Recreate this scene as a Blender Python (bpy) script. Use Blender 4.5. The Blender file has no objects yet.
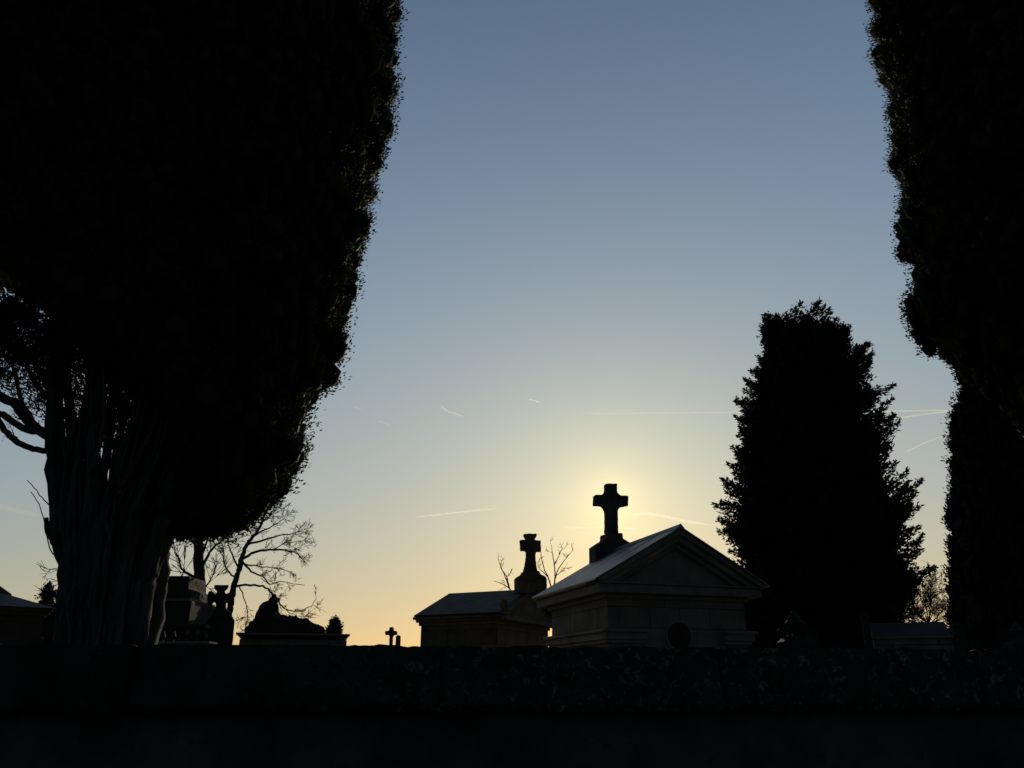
import bpy, bmesh, math, random
import numpy as np
from mathutils import Vector, noise

sc = bpy.context.scene
col = sc.collection
PITCH = math.radians(21.44); F = 759.0; CAM = Vector((0, 0, 1.62))
cp, sp = math.cos(PITCH), math.sin(PITCH)

# ------------------------------------------------------------------ camera
cam = bpy.data.cameras.new('camera'); co = bpy.data.objects.new('camera', cam); col.objects.link(co)
co.location = CAM; co.rotation_euler = (math.radians(90) + PITCH, 0, 0)
cam.sensor_width = 36; cam.lens = F / 1024 * 36; cam.clip_end = 200000; sc.camera = co
sc.view_settings.view_transform = 'Standard'; sc.view_settings.look = 'None'
sc.view_settings.exposure = 0; sc.view_settings.gamma = 1

# measured from the photograph: where a sight line goes, used to size and site real things
def ray(px, py):
    return Vector((px - 512, F * cp - (384 - py) * sp, F * sp + (384 - py) * cp))
def at(px, py, Y):                       # point on a sight line at forward distance Y
    d = ray(px, py); return CAM + d * (Y / d.y)
def on_plane(px, py, P, n):
    d = ray(px, py); t = (P - CAM).dot(n) / d.dot(n); return CAM + d * t

# ------------------------------------------------------------------ sky and sun
SUN_EL = math.radians(12.5); SUN_AZ = math.radians(7.52)
S = Vector((math.sin(SUN_AZ) * math.cos(SUN_EL), math.cos(SUN_AZ) * math.cos(SUN_EL), math.sin(SUN_EL)))
w = bpy.data.worlds.new("World"); sc.world = w; w.use_nodes = True
nt = w.node_tree; N = nt.nodes; L = nt.links
bg = N['Background']
tc = N.new('ShaderNodeTexCoord')
def M(op, a, b=None, c=None, tree=nt):
    n = tree.nodes.new('ShaderNodeMath'); n.operation = op
    for i, v in enumerate((a, b, c)):
        if v is None: continue
        if isinstance(v, (int, float)): n.inputs[i].default_value = v
        else: tree.links.new(v, n.inputs[i])
    return n.outputs[0]
sep = N.new('ShaderNodeSeparateXYZ'); nrm = N.new('ShaderNodeVectorMath'); nrm.operation = 'NORMALIZE'
L.new(tc.outputs['Generated'], nrm.inputs[0]); L.new(nrm.outputs[0], sep.inputs[0])
dot = N.new('ShaderNodeVectorMath'); dot.operation = 'DOT_PRODUCT'
L.new(nrm.outputs[0], dot.inputs[0]); dot.inputs[1].default_value = S
el = M('ARCSINE', M('MINIMUM', M('MAXIMUM', sep.outputs[2], 0.0), 1.0))
th = M('ARCCOSINE', M('MINIMUM', M('MAXIMUM', dot.outputs['Value'], -1.0), 0.999999))
el2 = M('MULTIPLY', el, el); e3 = M('EXPONENT', M('MULTIPLY', el, -10.0))
g = M('EXPONENT', M('MULTIPLY', th, -1 / 0.15)); g2 = M('EXPONENT', M('MULTIPLY', th, -1 / 0.028))
far = M('MINIMUM', M('MAXIMUM', M('SUBTRACT', th, 0.75), 0.0), 0.75)
SKY = [[-0.0688, -2.037, 0.3012, 0.5193, -1.0272, 0.508],
       [-0.2444, -1.308, -0.0887, -0.0154, -0.6414, 0.4628],
       [-0.6725, 0.0345, -0.8756, -0.7954, -0.1931, 0.212]]
FAR = [-.7, -1.15, -1.7]
zen = M('MAXIMUM', M('SUBTRACT', el, 0.9), 0.0)
comb = N.new('ShaderNodeCombineXYZ')
for i in range(3):
    c = SKY[i]
    s_ = M('ADD', M('MULTIPLY', el, c[1]), c[0])
    s_ = M('MULTIPLY_ADD', el2, c[2], s_); s_ = M('MULTIPLY_ADD', e3, c[3], s_)
    s_ = M('MULTIPLY_ADD', th, c[4], s_); s_ = M('MULTIPLY_ADD', g, c[5], s_)
    s_ = M('MULTIPLY_ADD', far, FAR[i], s_)
    s_ = M('MULTIPLY_ADD', zen, -1.5, s_); s_ = M('MULTIPLY_ADD', g2, (.22, .17, .08)[i], s_)
    L.new(M('EXPONENT', s_), comb.inputs[i])
L.new(comb.outputs[0], bg.inputs[0]); bg.inputs[1].default_value = 1.0

sl = bpy.data.lights.new('sun', 'SUN'); so = bpy.data.objects.new('sun', sl); col.objects.link(so)
sl.energy = 2.0; sl.angle = math.radians(0.5); sl.color = (1.0, 0.86, 0.62)
so.rotation_euler = (-S).to_track_quat('-Z', 'Y').to_euler(); so.location = (0, 0, 30)

# ------------------------------------------------------------------ materials
def new_mat(name):
    m = bpy.data.materials.new(name); m.use_nodes = True
    return m, m.node_tree, m.node_tree.nodes['Principled BSDF']
def stone_mat(name, base, dark, lichen, l_amt=0.5, joints=None, rough=0.9, scale=1.0, bump=0.6):
    m, t, b = new_mat(name); n = t.nodes; k = t.links
    c = n.new('ShaderNodeTexCoord')
    n1 = n.new('ShaderNodeTexNoise'); n1.inputs['Scale'].default_value = 2.2 * scale; n1.inputs['Detail'].default_value = 8; n1.inputs['Roughness'].default_value = 0.65
    n2 = n.new('ShaderNodeTexNoise'); n2.inputs['Scale'].default_value = 14 * scale; n2.inputs['Detail'].default_value = 6; n2.inputs['Roughness'].default_value = 0.7
    n3 = n.new('ShaderNodeTexNoise'); n3.inputs['Scale'].default_value = 60 * scale; n3.inputs['Detail'].default_value = 4
    for q in (n1, n2, n3): k.new(c.outputs['Object'], q.inputs['Vector'])
    r1 = n.new('ShaderNodeValToRGB'); r1.color_ramp.elements[0].position = .35; r1.color_ramp.elements[1].position = .68
    r1.color_ramp.elements[0].color = (*dark, 1); r1.color_ramp.elements[1].color = (*base, 1)
    k.new(n1.outputs['Fac'], r1.inputs[0])
    r2 = n.new('ShaderNodeValToRGB'); p = 0.66 - 0.16 * l_amt
    r2.color_ramp.elements[0].position = p; r2.color_ramp.elements[1].position = p + .06
    r2.color_ramp.elements[0].color = (0, 0, 0, 1); r2.color_ramp.elements[1].color = (1, 1, 1, 1)
    k.new(n2.outputs['Fac'], r2.inputs[0])
    mx = n.new('ShaderNodeMix'); mx.data_type = 'RGBA'
    k.new(r2.outputs[0], mx.inputs['Factor']); k.new(r1.outputs[0], mx.inputs['A']); mx.inputs['B'].default_value = (*lichen, 1)
    outc = mx.outputs['Result']
    h = M('MULTIPLY_ADD', n3.outputs['Fac'], 0.35, n2.outputs['Fac'], tree=t)
    if joints:
        br = n.new('ShaderNodeTexBrick'); br.inputs['Scale'].default_value = 1.0
        br.inputs['Brick Width'].default_value = joints[0]; br.inputs['Row Height'].default_value = joints[1]
        br.inputs['Mortar Size'].default_value = .008; br.inputs['Mortar Smooth'].default_value = .3
        br.inputs['Color1'].default_value = (1, 1, 1, 1); br.inputs['Color2'].default_value = (.78, .78, .76, 1); br.inputs['Mortar'].default_value = (.3, .3, .3, 1)
        rot = n.new('ShaderNodeCombineXYZ'); sx = n.new('ShaderNodeSeparateXYZ'); k.new(c.outputs['Object'], sx.inputs[0])
        k.new(M('ADD', sx.outputs[0], M('MULTIPLY', sx.outputs[1], .9, tree=t), tree=t), rot.inputs[0]); k.new(sx.outputs[2], rot.inputs[1])
        k.new(rot.outputs[0], br.inputs['Vector'])
        m2 = n.new('ShaderNodeMix'); m2.data_type = 'RGBA'; m2.blend_type = 'MULTIPLY'; m2.inputs['Factor'].default_value = 1
        k.new(outc, m2.inputs['A']); k.new(br.outputs['Color'], m2.inputs['B']); outc = m2.outputs['Result']
        h = M('ADD', h, M('MULTIPLY', br.outputs['Fac'], -1.2, tree=t), tree=t)
    k.new(outc, b.inputs['Base Color']); b.inputs['Roughness'].default_value = rough
    bp = n.new('ShaderNodeBump'); bp.inputs['Strength'].default_value = bump; bp.inputs['Distance'].default_value = .02
    k.new(h, bp.inputs['Height']); k.new(bp.outputs[0], b.inputs['Normal'])
    b.inputs['Specular IOR Level'].default_value = .25
    return m
def leaf_mat(name, a, b_, trans=.25):
    m, t, b = new_mat(name); n = t.nodes; k = t.links
    c = n.new('ShaderNodeTexCoord'); n1 = n.new('ShaderNodeTexNoise'); n1.inputs['Scale'].default_value = 3; n1.inputs['Detail'].default_value = 5
    k.new(c.outputs['Object'], n1.inputs['Vector'])
    r = n.new('ShaderNodeValToRGB'); r.color_ramp.elements[0].position = .38; r.color_ramp.elements[1].position = .62
    r.color_ramp.elements[0].color = (*a, 1); r.color_ramp.elements[1].color = (*b_, 1)
    k.new(n1.outputs['Fac'], r.inputs[0]); k.new(r.outputs[0], b.inputs['Base Color'])
    b.inputs['Roughness'].default_value = .75; b.inputs['Specular IOR Level'].default_value = .15
    tr = n.new('ShaderNodeBsdfTranslucent'); k.new(r.outputs[0], tr.inputs[0])
    ms = n.new('ShaderNodeMixShader'); ms.inputs[0].default_value = trans
    k.new(b.outputs[0], ms.inputs[1]); k.new(tr.outputs[0], ms.inputs[2]); k.new(ms.outputs[0], n['Material Output'].inputs[0])
    return m
def bark_mat(name, a, b_, stretch=(14, 14, 1.4)):
    m, t, b = new_mat(name); n = t.nodes; k = t.links
    c = n.new('ShaderNodeTexCoord'); mp = n.new('ShaderNodeMapping'); mp.inputs['Scale'].default_value = stretch
    k.new(c.outputs['Object'], mp.inputs[0])
    n1 = n.new('ShaderNodeTexNoise'); n1.inputs['Scale'].default_value = 1.6; n1.inputs['Detail'].default_value = 8; n1.inputs['Roughness'].default_value = .7
    k.new(mp.outputs[0], n1.inputs['Vector'])
    r = n.new('ShaderNodeValToRGB'); r.color_ramp.elements[0].position = .38; r.color_ramp.elements[1].position = .66
    r.color_ramp.elements[0].color = (*a, 1); r.color_ramp.elements[1].color = (*b_, 1)
    k.new(n1.outputs['Fac'], r.inputs[0]); k.new(r.outputs[0], b.inputs['Base Color'])
    b.inputs['Roughness'].default_value = .95; b.inputs['Specular IOR Level'].default_value = .15
    bp = n.new('ShaderNodeBump'); bp.inputs['Strength'].default_value = .9; bp.inputs['Distance'].default_value = .03
    k.new(n1.outputs['Fac'], bp.inputs['Height']); k.new(bp.outputs[0], b.inputs['Normal'])
    return m
def roof_mat(name, a, b_, rough=.42, metal=.6):
    m, t, b = new_mat(name); n = t.nodes; k = t.links
    c = n.new('ShaderNodeTexCoord'); n1 = n.new('ShaderNodeTexNoise'); n1.inputs['Scale'].default_value = 3.5; n1.inputs['Detail'].default_value = 8
    k.new(c.outputs['Object'], n1.inputs['Vector'])
    r = n.new('ShaderNodeValToRGB'); r.color_ramp.elements[0].position = .35; r.color_ramp.elements[1].position = .65
    r.color_ramp.elements[0].color = (*a, 1); r.color_ramp.elements[1].color = (*b_, 1)
    k.new(n1.outputs['Fac'], r.inputs[0]); k.new(r.outputs[0], b.inputs['Base Color'])
    b.inputs['Metallic'].default_value = metal; b.inputs['Specular IOR Level'].default_value = .1 if metal == 0 else .5
    k.new(M('MULTIPLY_ADD', n1.outputs['Fac'], .3, rough - .15, tree=t), b.inputs['Roughness'])
    bp = n.new('ShaderNodeBump'); bp.inputs['Strength'].default_value = .25; bp.inputs['Distance'].default_value = .01
    k.new(n1.outputs['Fac'], bp.inputs['Height']); k.new(bp.outputs[0], b.inputs['Normal'])
    return m
ASHLAR = stone_mat('ashlar_limestone', (.34, .30, .24), (.18, .165, .14), (.2, .2, .17), .35, joints=(.75, .36))
ASHLAR2 = stone_mat('dark_ashlar', (.17, .145, .11), (.07, .062, .05), (.12, .115, .1), .4, joints=(.75, .36))  # darker copy of the ashlar, for low chapel and tomb house
TRIM2 = stone_mat('dark_moulded_stone', (.18, .155, .12), (.08, .07, .055), (.14, .13, .11), .5)  # darker copy of the moulded limestone
TRIM = stone_mat('moulded_limestone', (.36, .32, .26), (.19, .175, .15), (.3, .3, .26), .5)
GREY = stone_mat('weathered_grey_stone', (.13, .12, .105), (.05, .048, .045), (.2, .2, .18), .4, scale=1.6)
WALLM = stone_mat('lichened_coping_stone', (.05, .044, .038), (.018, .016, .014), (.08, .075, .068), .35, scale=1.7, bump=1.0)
# crustose lichen: larger rosettes, growing mainly on the middle and right of the wall
t_ = WALLM.node_tree; n_ = t_.nodes; k_ = t_.links; b_ = n_['Principled BSDF']; src = b_.inputs['Base Color'].links[0].from_socket
tc_ = n_.new('ShaderNodeTexCoord'); vo = n_.new('ShaderNodeTexNoise'); vo.inputs['Scale'].default_value = 19; vo.inputs['Detail'].default_value = 10; vo.inputs['Roughness'].default_value = .8; vo.inputs['Distortion'].default_value = .6
k_.new(tc_.outputs['Object'], vo.inputs['Vector']); rmp = n_.new('ShaderNodeValToRGB'); rmp.color_ramp.elements[0].position = .54; rmp.color_ramp.elements[1].position = .62
k_.new(vo.outputs['Fac'], rmp.inputs[0]); sx_ = n_.new('ShaderNodeSeparateXYZ'); k_.new(tc_.outputs['Object'], sx_.inputs[0])
mr = n_.new('ShaderNodeMapRange'); mr.inputs['From Min'].default_value = -1.5; mr.inputs['From Max'].default_value = .3; mr.inputs['To Min'].default_value = .05; k_.new(sx_.outputs[0], mr.inputs['Value'])
n5 = n_.new('ShaderNodeTexNoise'); n5.inputs['Scale'].default_value = 1.3; n5.inputs['Detail'].default_value = 3; k_.new(tc_.outputs['Object'], n5.inputs['Vector'])
mxl = n_.new('ShaderNodeMix'); mxl.data_type = 'RGBA'; k_.new(M('MULTIPLY', M('MULTIPLY', rmp.outputs[0], mr.outputs[0], tree=t_), M('MULTIPLY', n5.outputs['Fac'], 1.5, tree=t_), tree=t_), mxl.inputs['Factor'])
k_.new(src, mxl.inputs['A']); mxl.inputs['B'].default_value = (.34, .31, .27, 1); k_.new(mxl.outputs['Result'], b_.inputs['Base Color'])
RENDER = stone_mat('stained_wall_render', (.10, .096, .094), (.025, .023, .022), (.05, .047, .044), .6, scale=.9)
ZINC = roof_mat('zinc_sheet', (.14, .14, .135), (.26, .26, .245), .5, .25)
ROOFB = roof_mat('old_slate', (.03, .031, .033), (.05, .05, .052), .6, 0)
SLATE = roof_mat('dark_slate', (.012, .014, .016), (.022, .024, .027), .6, 0)
SKYSLAB = roof_mat('sky_tinted_slab', (.014, .02, .027), (.022, .03, .038), .6, 0)  # sky reflection painted in as a blue-grey base colour
CYP = leaf_mat('cypress_foliage', (.014, .023, .009), (.034, .046, .017), .3)
CYP2 = leaf_mat('dark_cypress_foliage', (.012, .019, .009), (.025, .036, .016), .15)
BUSH = leaf_mat('bush_foliage', (.03, .045, .02), (.05, .07, .03))
DARKST = stone_mat('dark_grey_stone', (.06, .055, .048), (.025, .024, .022), (.1, .1, .09), .3, scale=1.6)  # darker grey stone for the smaller monuments and posts
BARK = bark_mat('pale_grey_bark', (.035, .034, .032), (.12, .115, .108))
DBARK = bark_mat('dark_bark', (.04, .034, .028), (.09, .078, .065))
RECESS = roof_mat('recess_shade', (.03, .024, .019), (.06, .05, .04), .6, 0)  # shade of the window recess put into a flat disc's brown colour
m, t, b = new_mat('gravel_and_turf'); n1 = t.nodes.new('ShaderNodeTexNoise'); n1.inputs['Scale'].default_value = 1.5; n1.inputs['Detail'].default_value = 8
gc = t.nodes.new('ShaderNodeTexCoord'); t.links.new(gc.outputs['Object'], n1.inputs['Vector'])
rr = t.nodes.new('ShaderNodeValToRGB'); rr.color_ramp.elements[0].color = (.03, .04, .015, 1); rr.color_ramp.elements[1].color = (.12, .11, .09, 1)
rr.color_ramp.elements[0].position = .4; rr.color_ramp.elements[1].position = .6
t.links.new(n1.outputs['Fac'], rr.inputs[0]); t.links.new(rr.outputs[0], b.inputs['Base Color']); b.inputs['Roughness'].default_value = 1
GROUND = m

# ------------------------------------------------------------------ object helpers
BASE = {}
def thing(name, label, cat, loc=(0, 0, 0), group=None):
    o = bpy.data.objects.new(name, None); col.objects.link(o); o.location = loc
    o.empty_display_size = .2
    o['label'] = label; o['category'] = cat
    if group: o['group'] = group
    BASE[o] = Vector(loc); return o
def tag(o, label, cat, group=None):
    o['label'] = label; o['category'] = cat
    if group: o['group'] = group
def mesh_obj(name, verts, faces, mat, parent=None, loc=(0, 0, 0), smooth=False):
    """verts in world space; stored relative to the base of the thing"""
    base = BASE[parent] if parent else Vector(loc)
    me = bpy.data.meshes.new(name); bv = tuple(base)
    me.from_pydata([(v[0] - bv[0], v[1] - bv[1], v[2] - bv[2]) for v in verts], [], faces)
    me.materials.append(mat)
    if smooth: me.polygons.foreach_set('use_smooth', [True] * len(me.polygons))
    o = bpy.data.objects.new(name, me); col.objects.link(o)
    if parent: o.parent = parent
    else: o.location = base
    BASE[o] = base
    me.update(); return o
class MB:
    def __init__(s): s.v = []; s.f = []
    def add(s, vs, fs):
        o = len(s.v); s.v += [tuple(v) for v in vs]; s.f += [tuple(i + o for i in f) for f in fs]
    def build(s, name, mat, parent=None, loc=(0, 0, 0), smooth=False): return mesh_obj(name, s.v, s.f, mat, parent, loc, smooth)
class Frame:
    def __init__(s, o, u):
        s.o = Vector(o); s.u = Vector(u).normalized(); s.n = Vector((-s.u.y, s.u.x, 0))   # n = away along depth
    def p(s, a, b, z): q = s.o + s.u * a + s.n * b; return Vector((q.x, q.y, z))
    def inv(s, P): d = P - s.o; return d.dot(s.u), d.dot(s.n)
    def box(s, mb, u0, u1, v0, v1, z0, z1):
        P = [s.p(a, b, z) for z in (z0, z1) for (a, b) in ((u0, v0), (u1, v0), (u1, v1), (u0, v1))]
        mb.add(P, [(3, 2, 1, 0), (4, 5, 6, 7), (0, 1, 5, 4), (1, 2, 6, 5), (2, 3, 7, 6), (3, 0, 4, 7)])
    def prism(s, mb, poly, v0, v1):          # poly in (u,z)
        n = len(poly)
        P = [s.p(a, v0, z) for a, z in poly] + [s.p(a, v1, z) for a, z in poly]
        mb.add(P, [tuple(range(n - 1, -1, -1)), tuple(range(n, 2 * n))] + [(i, (i + 1) % n, (i + 1) % n + n, i + n) for i in range(n)])
    def taper(s, mb, u0, u1, v0, v1, z0, z1, k0, k1):   # box whose top is inset by k0 (u) and k1 (v)
        P = [s.p(a, b, z0) for (a, b) in ((u0, v0), (u1, v0), (u1, v1), (u0, v1))] + \
            [s.p(a, b, z1) for (a, b) in ((u0 + k0, v0 + k1), (u1 - k0, v0 + k1), (u1 - k0, v1 - k1), (u0 + k0, v1 - k1))]
        mb.add(P, [(3, 2, 1, 0), (4, 5, 6, 7), (0, 1, 5, 4), (1, 2, 6, 5), (2, 3, 7, 6), (3, 0, 4, 7)])
def z_at(py, Y): return at(512, py, Y).z
def bevel(o, wd=.012, seg=2):
    m = o.modifiers.new('bevel', 'BEVEL'); m.width = wd; m.segments = seg; m.limit_method = 'ANGLE'; return o
_tex = {}
def weather(o, vox=.02, amp=.02, size=.12):
    """solid remesh plus noise relief: worn, chipped stone"""
    m = o.modifiers.new('remesh', 'REMESH'); m.mode = 'VOXEL'; m.voxel_size = vox; m.use_smooth_shade = False
    if size not in _tex:
        t = bpy.data.textures.new('relief', 'CLOUDS'); t.noise_scale = size; t.noise_depth = 3; _tex[size] = t
    d = o.modifiers.new('relief', 'DISPLACE'); d.texture = _tex[size]; d.strength = amp; d.mid_level = .62; d.texture_coords = 'LOCAL'
    return o
def px_poly(pts, P, n, fr):
    out = []
    for x, y in pts:
        q = on_plane(x, y, P, n); out.append((fr.inv(q)[0], q.z))
    return out

def tube(mb, path, radii, seg=6, cap=True, wob=0.0):
    path = [Vector(p) for p in path]; n = len(path); rings = []
    ref = Vector((0.13, 0.27, 1)).normalized()
    for i, p in enumerate(path):
        d = (path[min(i + 1, n - 1)] - path[max(i - 1, 0)])
        if d.length < 1e-6: d = Vector((0, 0, 1))
        d.normalize(); r_ = ref if abs(d.dot(ref)) < .95 else Vector((1, 0, 0))
        a = d.cross(r_).normalized(); b_ = d.cross(a)
        ring = []
        for k in range(seg):
            an = 2 * math.pi * k / seg; rad = radii[i]
            if wob: rad *= 1 + wob * noise.noise(Vector((math.cos(an) * 1.5, math.sin(an) * 1.5, p.z * .6 + p.x)))
            ring.append(p + a * (math.cos(an) * rad) + b_ * (math.sin(an) * rad))
        rings.append(ring)
    vs = [v for r_ in rings for v in r_]
    fs = [(i * seg + k, i * seg + (k + 1) % seg, (i + 1) * seg + (k + 1) % seg, (i + 1) * seg + k) for i in range(n - 1) for k in range(seg)]
    if cap: fs += [tuple(range(seg - 1, -1, -1)), tuple((n - 1) * seg + k for k in range(seg))]
    mb.add(vs, fs)
def smooth_path(pts, sub=4):
    pts = [Vector(p) for p in pts]; out = []
    for i in range(len(pts) - 1):
        p0 = pts[max(i - 1, 0)]; p1 = pts[i]; p2 = pts[i + 1]; p3 = pts[min(i + 2, len(pts) - 1)]
        for k in range(sub):
            t = k / sub
            out.append(.5 * ((2 * p1) + (p2 - p0) * t + (2 * p0 - 5 * p1 + 4 * p2 - p3) * t * t + (3 * p1 - p0 - 3 * p2 + p3) * t ** 3))
    out.append(pts[-1]); return out
def limb(mb, pts, r0, r1, seg=6, sub=4, jit=0, rng=None):
    P = smooth_path(pts, sub)
    if jit:
        for i in range(1, len(P) - 1): P[i] = P[i] + Vector((rng.uniform(-jit, jit), rng.uniform(-jit, jit), rng.uniform(-jit, jit)))
    n = len(P); tube(mb, P, [r0 + (r1 - r0) * (i / (n - 1)) ** .8 for i in range(n)], seg)
    return P
def twig(mb, rng, p, d, length, r, lev, up=.15, spread=.7, seg=4, rmin=.003):
    d = d.normalized(); n = 5; P = [p]; q = p.copy()
    for i in range(n):
        d = (d + Vector((rng.gauss(0, .13), rng.gauss(0, .13), rng.gauss(0, .13) + up * .25))).normalized()
        q = q + d * (length / n); P.append(q.copy())
    tube(mb, P, [max(rmin, r * (1 - .65 * i / n)) for i in range(n + 1)], seg, cap=False)
    if lev > 0:
        k = rng.randint(3, 5)
        for j in range(k):
            i = rng.randint(1, n); ax = Vector((rng.gauss(0, 1), rng.gauss(0, 1), rng.gauss(0, 1))).normalized()
            dd = (d + ax * spread).normalized()
            twig(mb, rng, P[i], dd, length * rng.uniform(.45, .75), max(rmin, r * .55), lev - 1, up, spread, seg, rmin)

# leaf sprays -------------------------------------------------------
def leaves(name, pos, dirs, ln, wd, mat, parent, rs, extra=None):
    """one rhombic spray face per leaf; pos, dirs are (n,3) arrays in world space"""
    n = len(pos); base = np.array(BASE[parent]); rnd = rs.normal(size=(n, 3))
    d = dirs / (np.linalg.norm(dirs, axis=1, keepdims=True) + 1e-9)
    s = np.cross(d, rnd); s /= (np.linalg.norm(s, axis=1, keepdims=True) + 1e-9)
    l = (ln * rs.uniform(.6, 1.4, n))[:, None]; wv = (wd * rs.uniform(.6, 1.4, n))[:, None]
    p = pos - base
    V = np.stack([p, p + d * l * .5 + s * wv * .5, p + d * l, p + d * l * .45 - s * wv * .5], 1).reshape(-1, 3)
    nv0 = len(V); ex_f = []
    if extra is not None:
        V = np.concatenate([V, np.array(extra.v) - base]); ex_f = extra.f
    loops = np.arange(n * 4, dtype=np.int32); starts = np.arange(0, n * 4, 4, dtype=np.int32); tot = np.full(n, 4, np.int32)
    if ex_f:
        el_ = np.array([i + nv0 for f in ex_f for i in f], np.int32); ft = np.array([len(f) for f in ex_f], np.int32)
        starts = np.concatenate([starts, n * 4 + np.concatenate([[0], np.cumsum(ft)[:-1]]).astype(np.int32)])
        loops = np.concatenate([loops, el_]); tot = np.concatenate([tot, ft])
    me = bpy.data.meshes.new(name); me.vertices.add(len(V)); me.vertices.foreach_set('co', V.astype(np.float32).ravel())
    me.loops.add(len(loops)); me.loops.foreach_set('vertex_index', loops)
    me.polygons.add(len(starts)); me.polygons.foreach_set('loop_start', starts); me.polygons.foreach_set('loop_total', tot)
    me.materials.append(mat); me.update(calc_edges=True); me.validate()
    o = bpy.data.objects.new(name, me); col.objects.link(o); o.parent = parent; BASE[o] = BASE[parent]
    return o
def profile_from(pts, ax, ay):
    """(z, R) of a crown about a vertical axis from the sight lines that graze it"""
    A = Vector((ax, ay, 0)); out = []
    for px, py in pts:
        d = ray(px, py); h = Vector((d.x, d.y, 0)); hl = h.length; h /= hl
        tt = A.dot(h); perp = abs(A.x * h.y - A.y * h.x)
        out.append((CAM.z + tt * d.z / hl, perp))
    out.sort(); return out
def interp(prof, z):
    zs = [p[0] for p in prof]; rs_ = [p[1] for p in prof]
    return float(np.interp(z, zs, rs_))
_p = (1 + 5 ** .5) / 2; _n = (1 + _p * _p) ** .5
ICO = [(a / _n, b / _n, c / _n) for a, b, c in [(-1, _p, 0), (1, _p, 0), (-1, -_p, 0), (1, -_p, 0), (0, -1, _p), (0, 1, _p), (0, -1, -_p), (0, 1, -_p), (_p, 0, -1), (_p, 0, 1), (-_p, 0, -1), (-_p, 0, 1)]]
ICOF = [(0, 11, 5), (0, 5, 1), (0, 1, 7), (0, 7, 10), (0, 10, 11), (1, 5, 9), (5, 11, 4), (11, 10, 2), (10, 7, 6), (7, 1, 8), (3, 9, 4), (3, 4, 2), (3, 2, 6), (3, 6, 8), (3, 8, 9), (4, 9, 5), (2, 4, 11), (6, 2, 10), (8, 6, 7), (9, 8, 1)]
def crown(name, parent, ax, ay, Rf, zbf, ztop, mat, seed, n_cl, per, cr, leaf, inset=.3, lump=.1, upb=1.0, out=.5, stretch=1.6, core_from=None, spikes=0, spike_len=.5, lump_s=1.3, density=None, blob=.72, sparse=None, spike_n=46, spike_w=.1, spike_in=.35):
    rs = np.random.RandomState(seed); rng = random.Random(seed)
    def lumpf(z, ph, R): return 1 + lump * noise.noise(Vector((math.cos(ph) * R * lump_s, math.sin(ph) * R * lump_s, z * lump_s * .7 + seed * 7.3)))* 1.6
    centers = []; axes = []
    tries = 0
    zmin = min(zbf(p) for p in np.linspace(-math.pi, math.pi, 24))
    while len(centers) < n_cl and tries < n_cl * 30:
        tries += 1
        z = rng.uniform(zmin, ztop); ph = rng.uniform(-math.pi, math.pi); R = Rf(z, ph)
        if R <= .02 or rng.random() > min(1, R / 2.0 + .25): continue
        zb = zbf(ph)
        if z < zb: continue
        if density and rng.random() > density(z, ph): continue
        r = R * lumpf(z, ph, R) - cr * .8 - abs(rng.gauss(0, .12))
        if rng.random() < .12: z = zb + rng.uniform(0, .35); r = Rf(z, ph) * rng.uniform(.1, .85)   # underside
        c = Vector((ax + math.cos(ph) * max(r, 0), ay + math.sin(ph) * max(r, 0), z)); centers.append(c)
        axes.append(Vector((math.cos(ph) * out, math.sin(ph) * out, upb)).normalized())
    C = np.array([tuple(c) for c in centers]); A = np.array([tuple(a) for a in axes])
    nC = len(C); rad = cr * rs.uniform(.6, 1.35, nC)
    idx = np.repeat(np.arange(nC), per); q = rs.normal(size=(nC * per, 3)); q /= np.linalg.norm(q, axis=1, keepdims=True)
    q *= (rs.uniform(0, 1, nC * per) ** .62)[:, None]
    off = q * rad[idx][:, None]; al = (off * A[idx]).sum(1, keepdims=True); off += A[idx] * al * (stretch - 1)
    pos = C[idx] + off; dirs = A[idx] * 1.0 + q * .9 + rs.normal(size=q.shape) * .35
    if spikes:
        sp_, sd = [], []
        for _ in range(spikes):
            z = rng.uniform(zmin + .1, ztop - .05); ph = rng.uniform(-math.pi, math.pi); R = Rf(z, ph)
            if z < zbf(ph): continue
            a = Vector((math.cos(ph) * (out + .5), math.sin(ph) * (out + .5), upb * rng.uniform(.3, 1.3))).normalized()
            s0 = Vector((ax + math.cos(ph) * (R - spike_in), ay + math.sin(ph) * (R - spike_in), z)); ll = spike_len * rng.uniform(.5, 1.3) * (1 if z < ztop - 1.3 else .6)
            m_ = int(spike_n * ll / .5)
            for j in range(m_):
                t_ = (j / m_); wv = spike_w * (1 - t_) + .015
                sp_.append(tuple(s0 + a * (t_ * ll + .1) + Vector((rng.gauss(0, wv), rng.gauss(0, wv), rng.gauss(0, wv) + t_ * t_ * .12 * ll))))
                sd.append(tuple(a + Vector((rng.gauss(0, .6), rng.gauss(0, .6), rng.gauss(0, .5)))))
        pos = np.concatenate([pos, np.array(sp_)]); dirs = np.concatenate([dirs, np.array(sd)])
    # lumpy inner mass so that the crown is dense
    mb = MB()
    for c_, r_, a_ in zip(centers, rad, axes):
        if blob <= 0: break
        if sparse and sparse(c_): continue
        ix = []
        qv = a_.to_track_quat('Z', 'Y')
        for (bx, by, bz) in ICO:
            jj = r_ * blob * rng.uniform(.75, 1.15)
            v_ = qv @ Vector((bx * jj, by * jj, bz * jj * stretch)); ix.append(c_ + v_)
        mb.add(ix, ICOF)
    nu, nv = 56, 60; cf = core_from or (lambda ph: zbf(ph) + .25)
    grid = []
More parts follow.
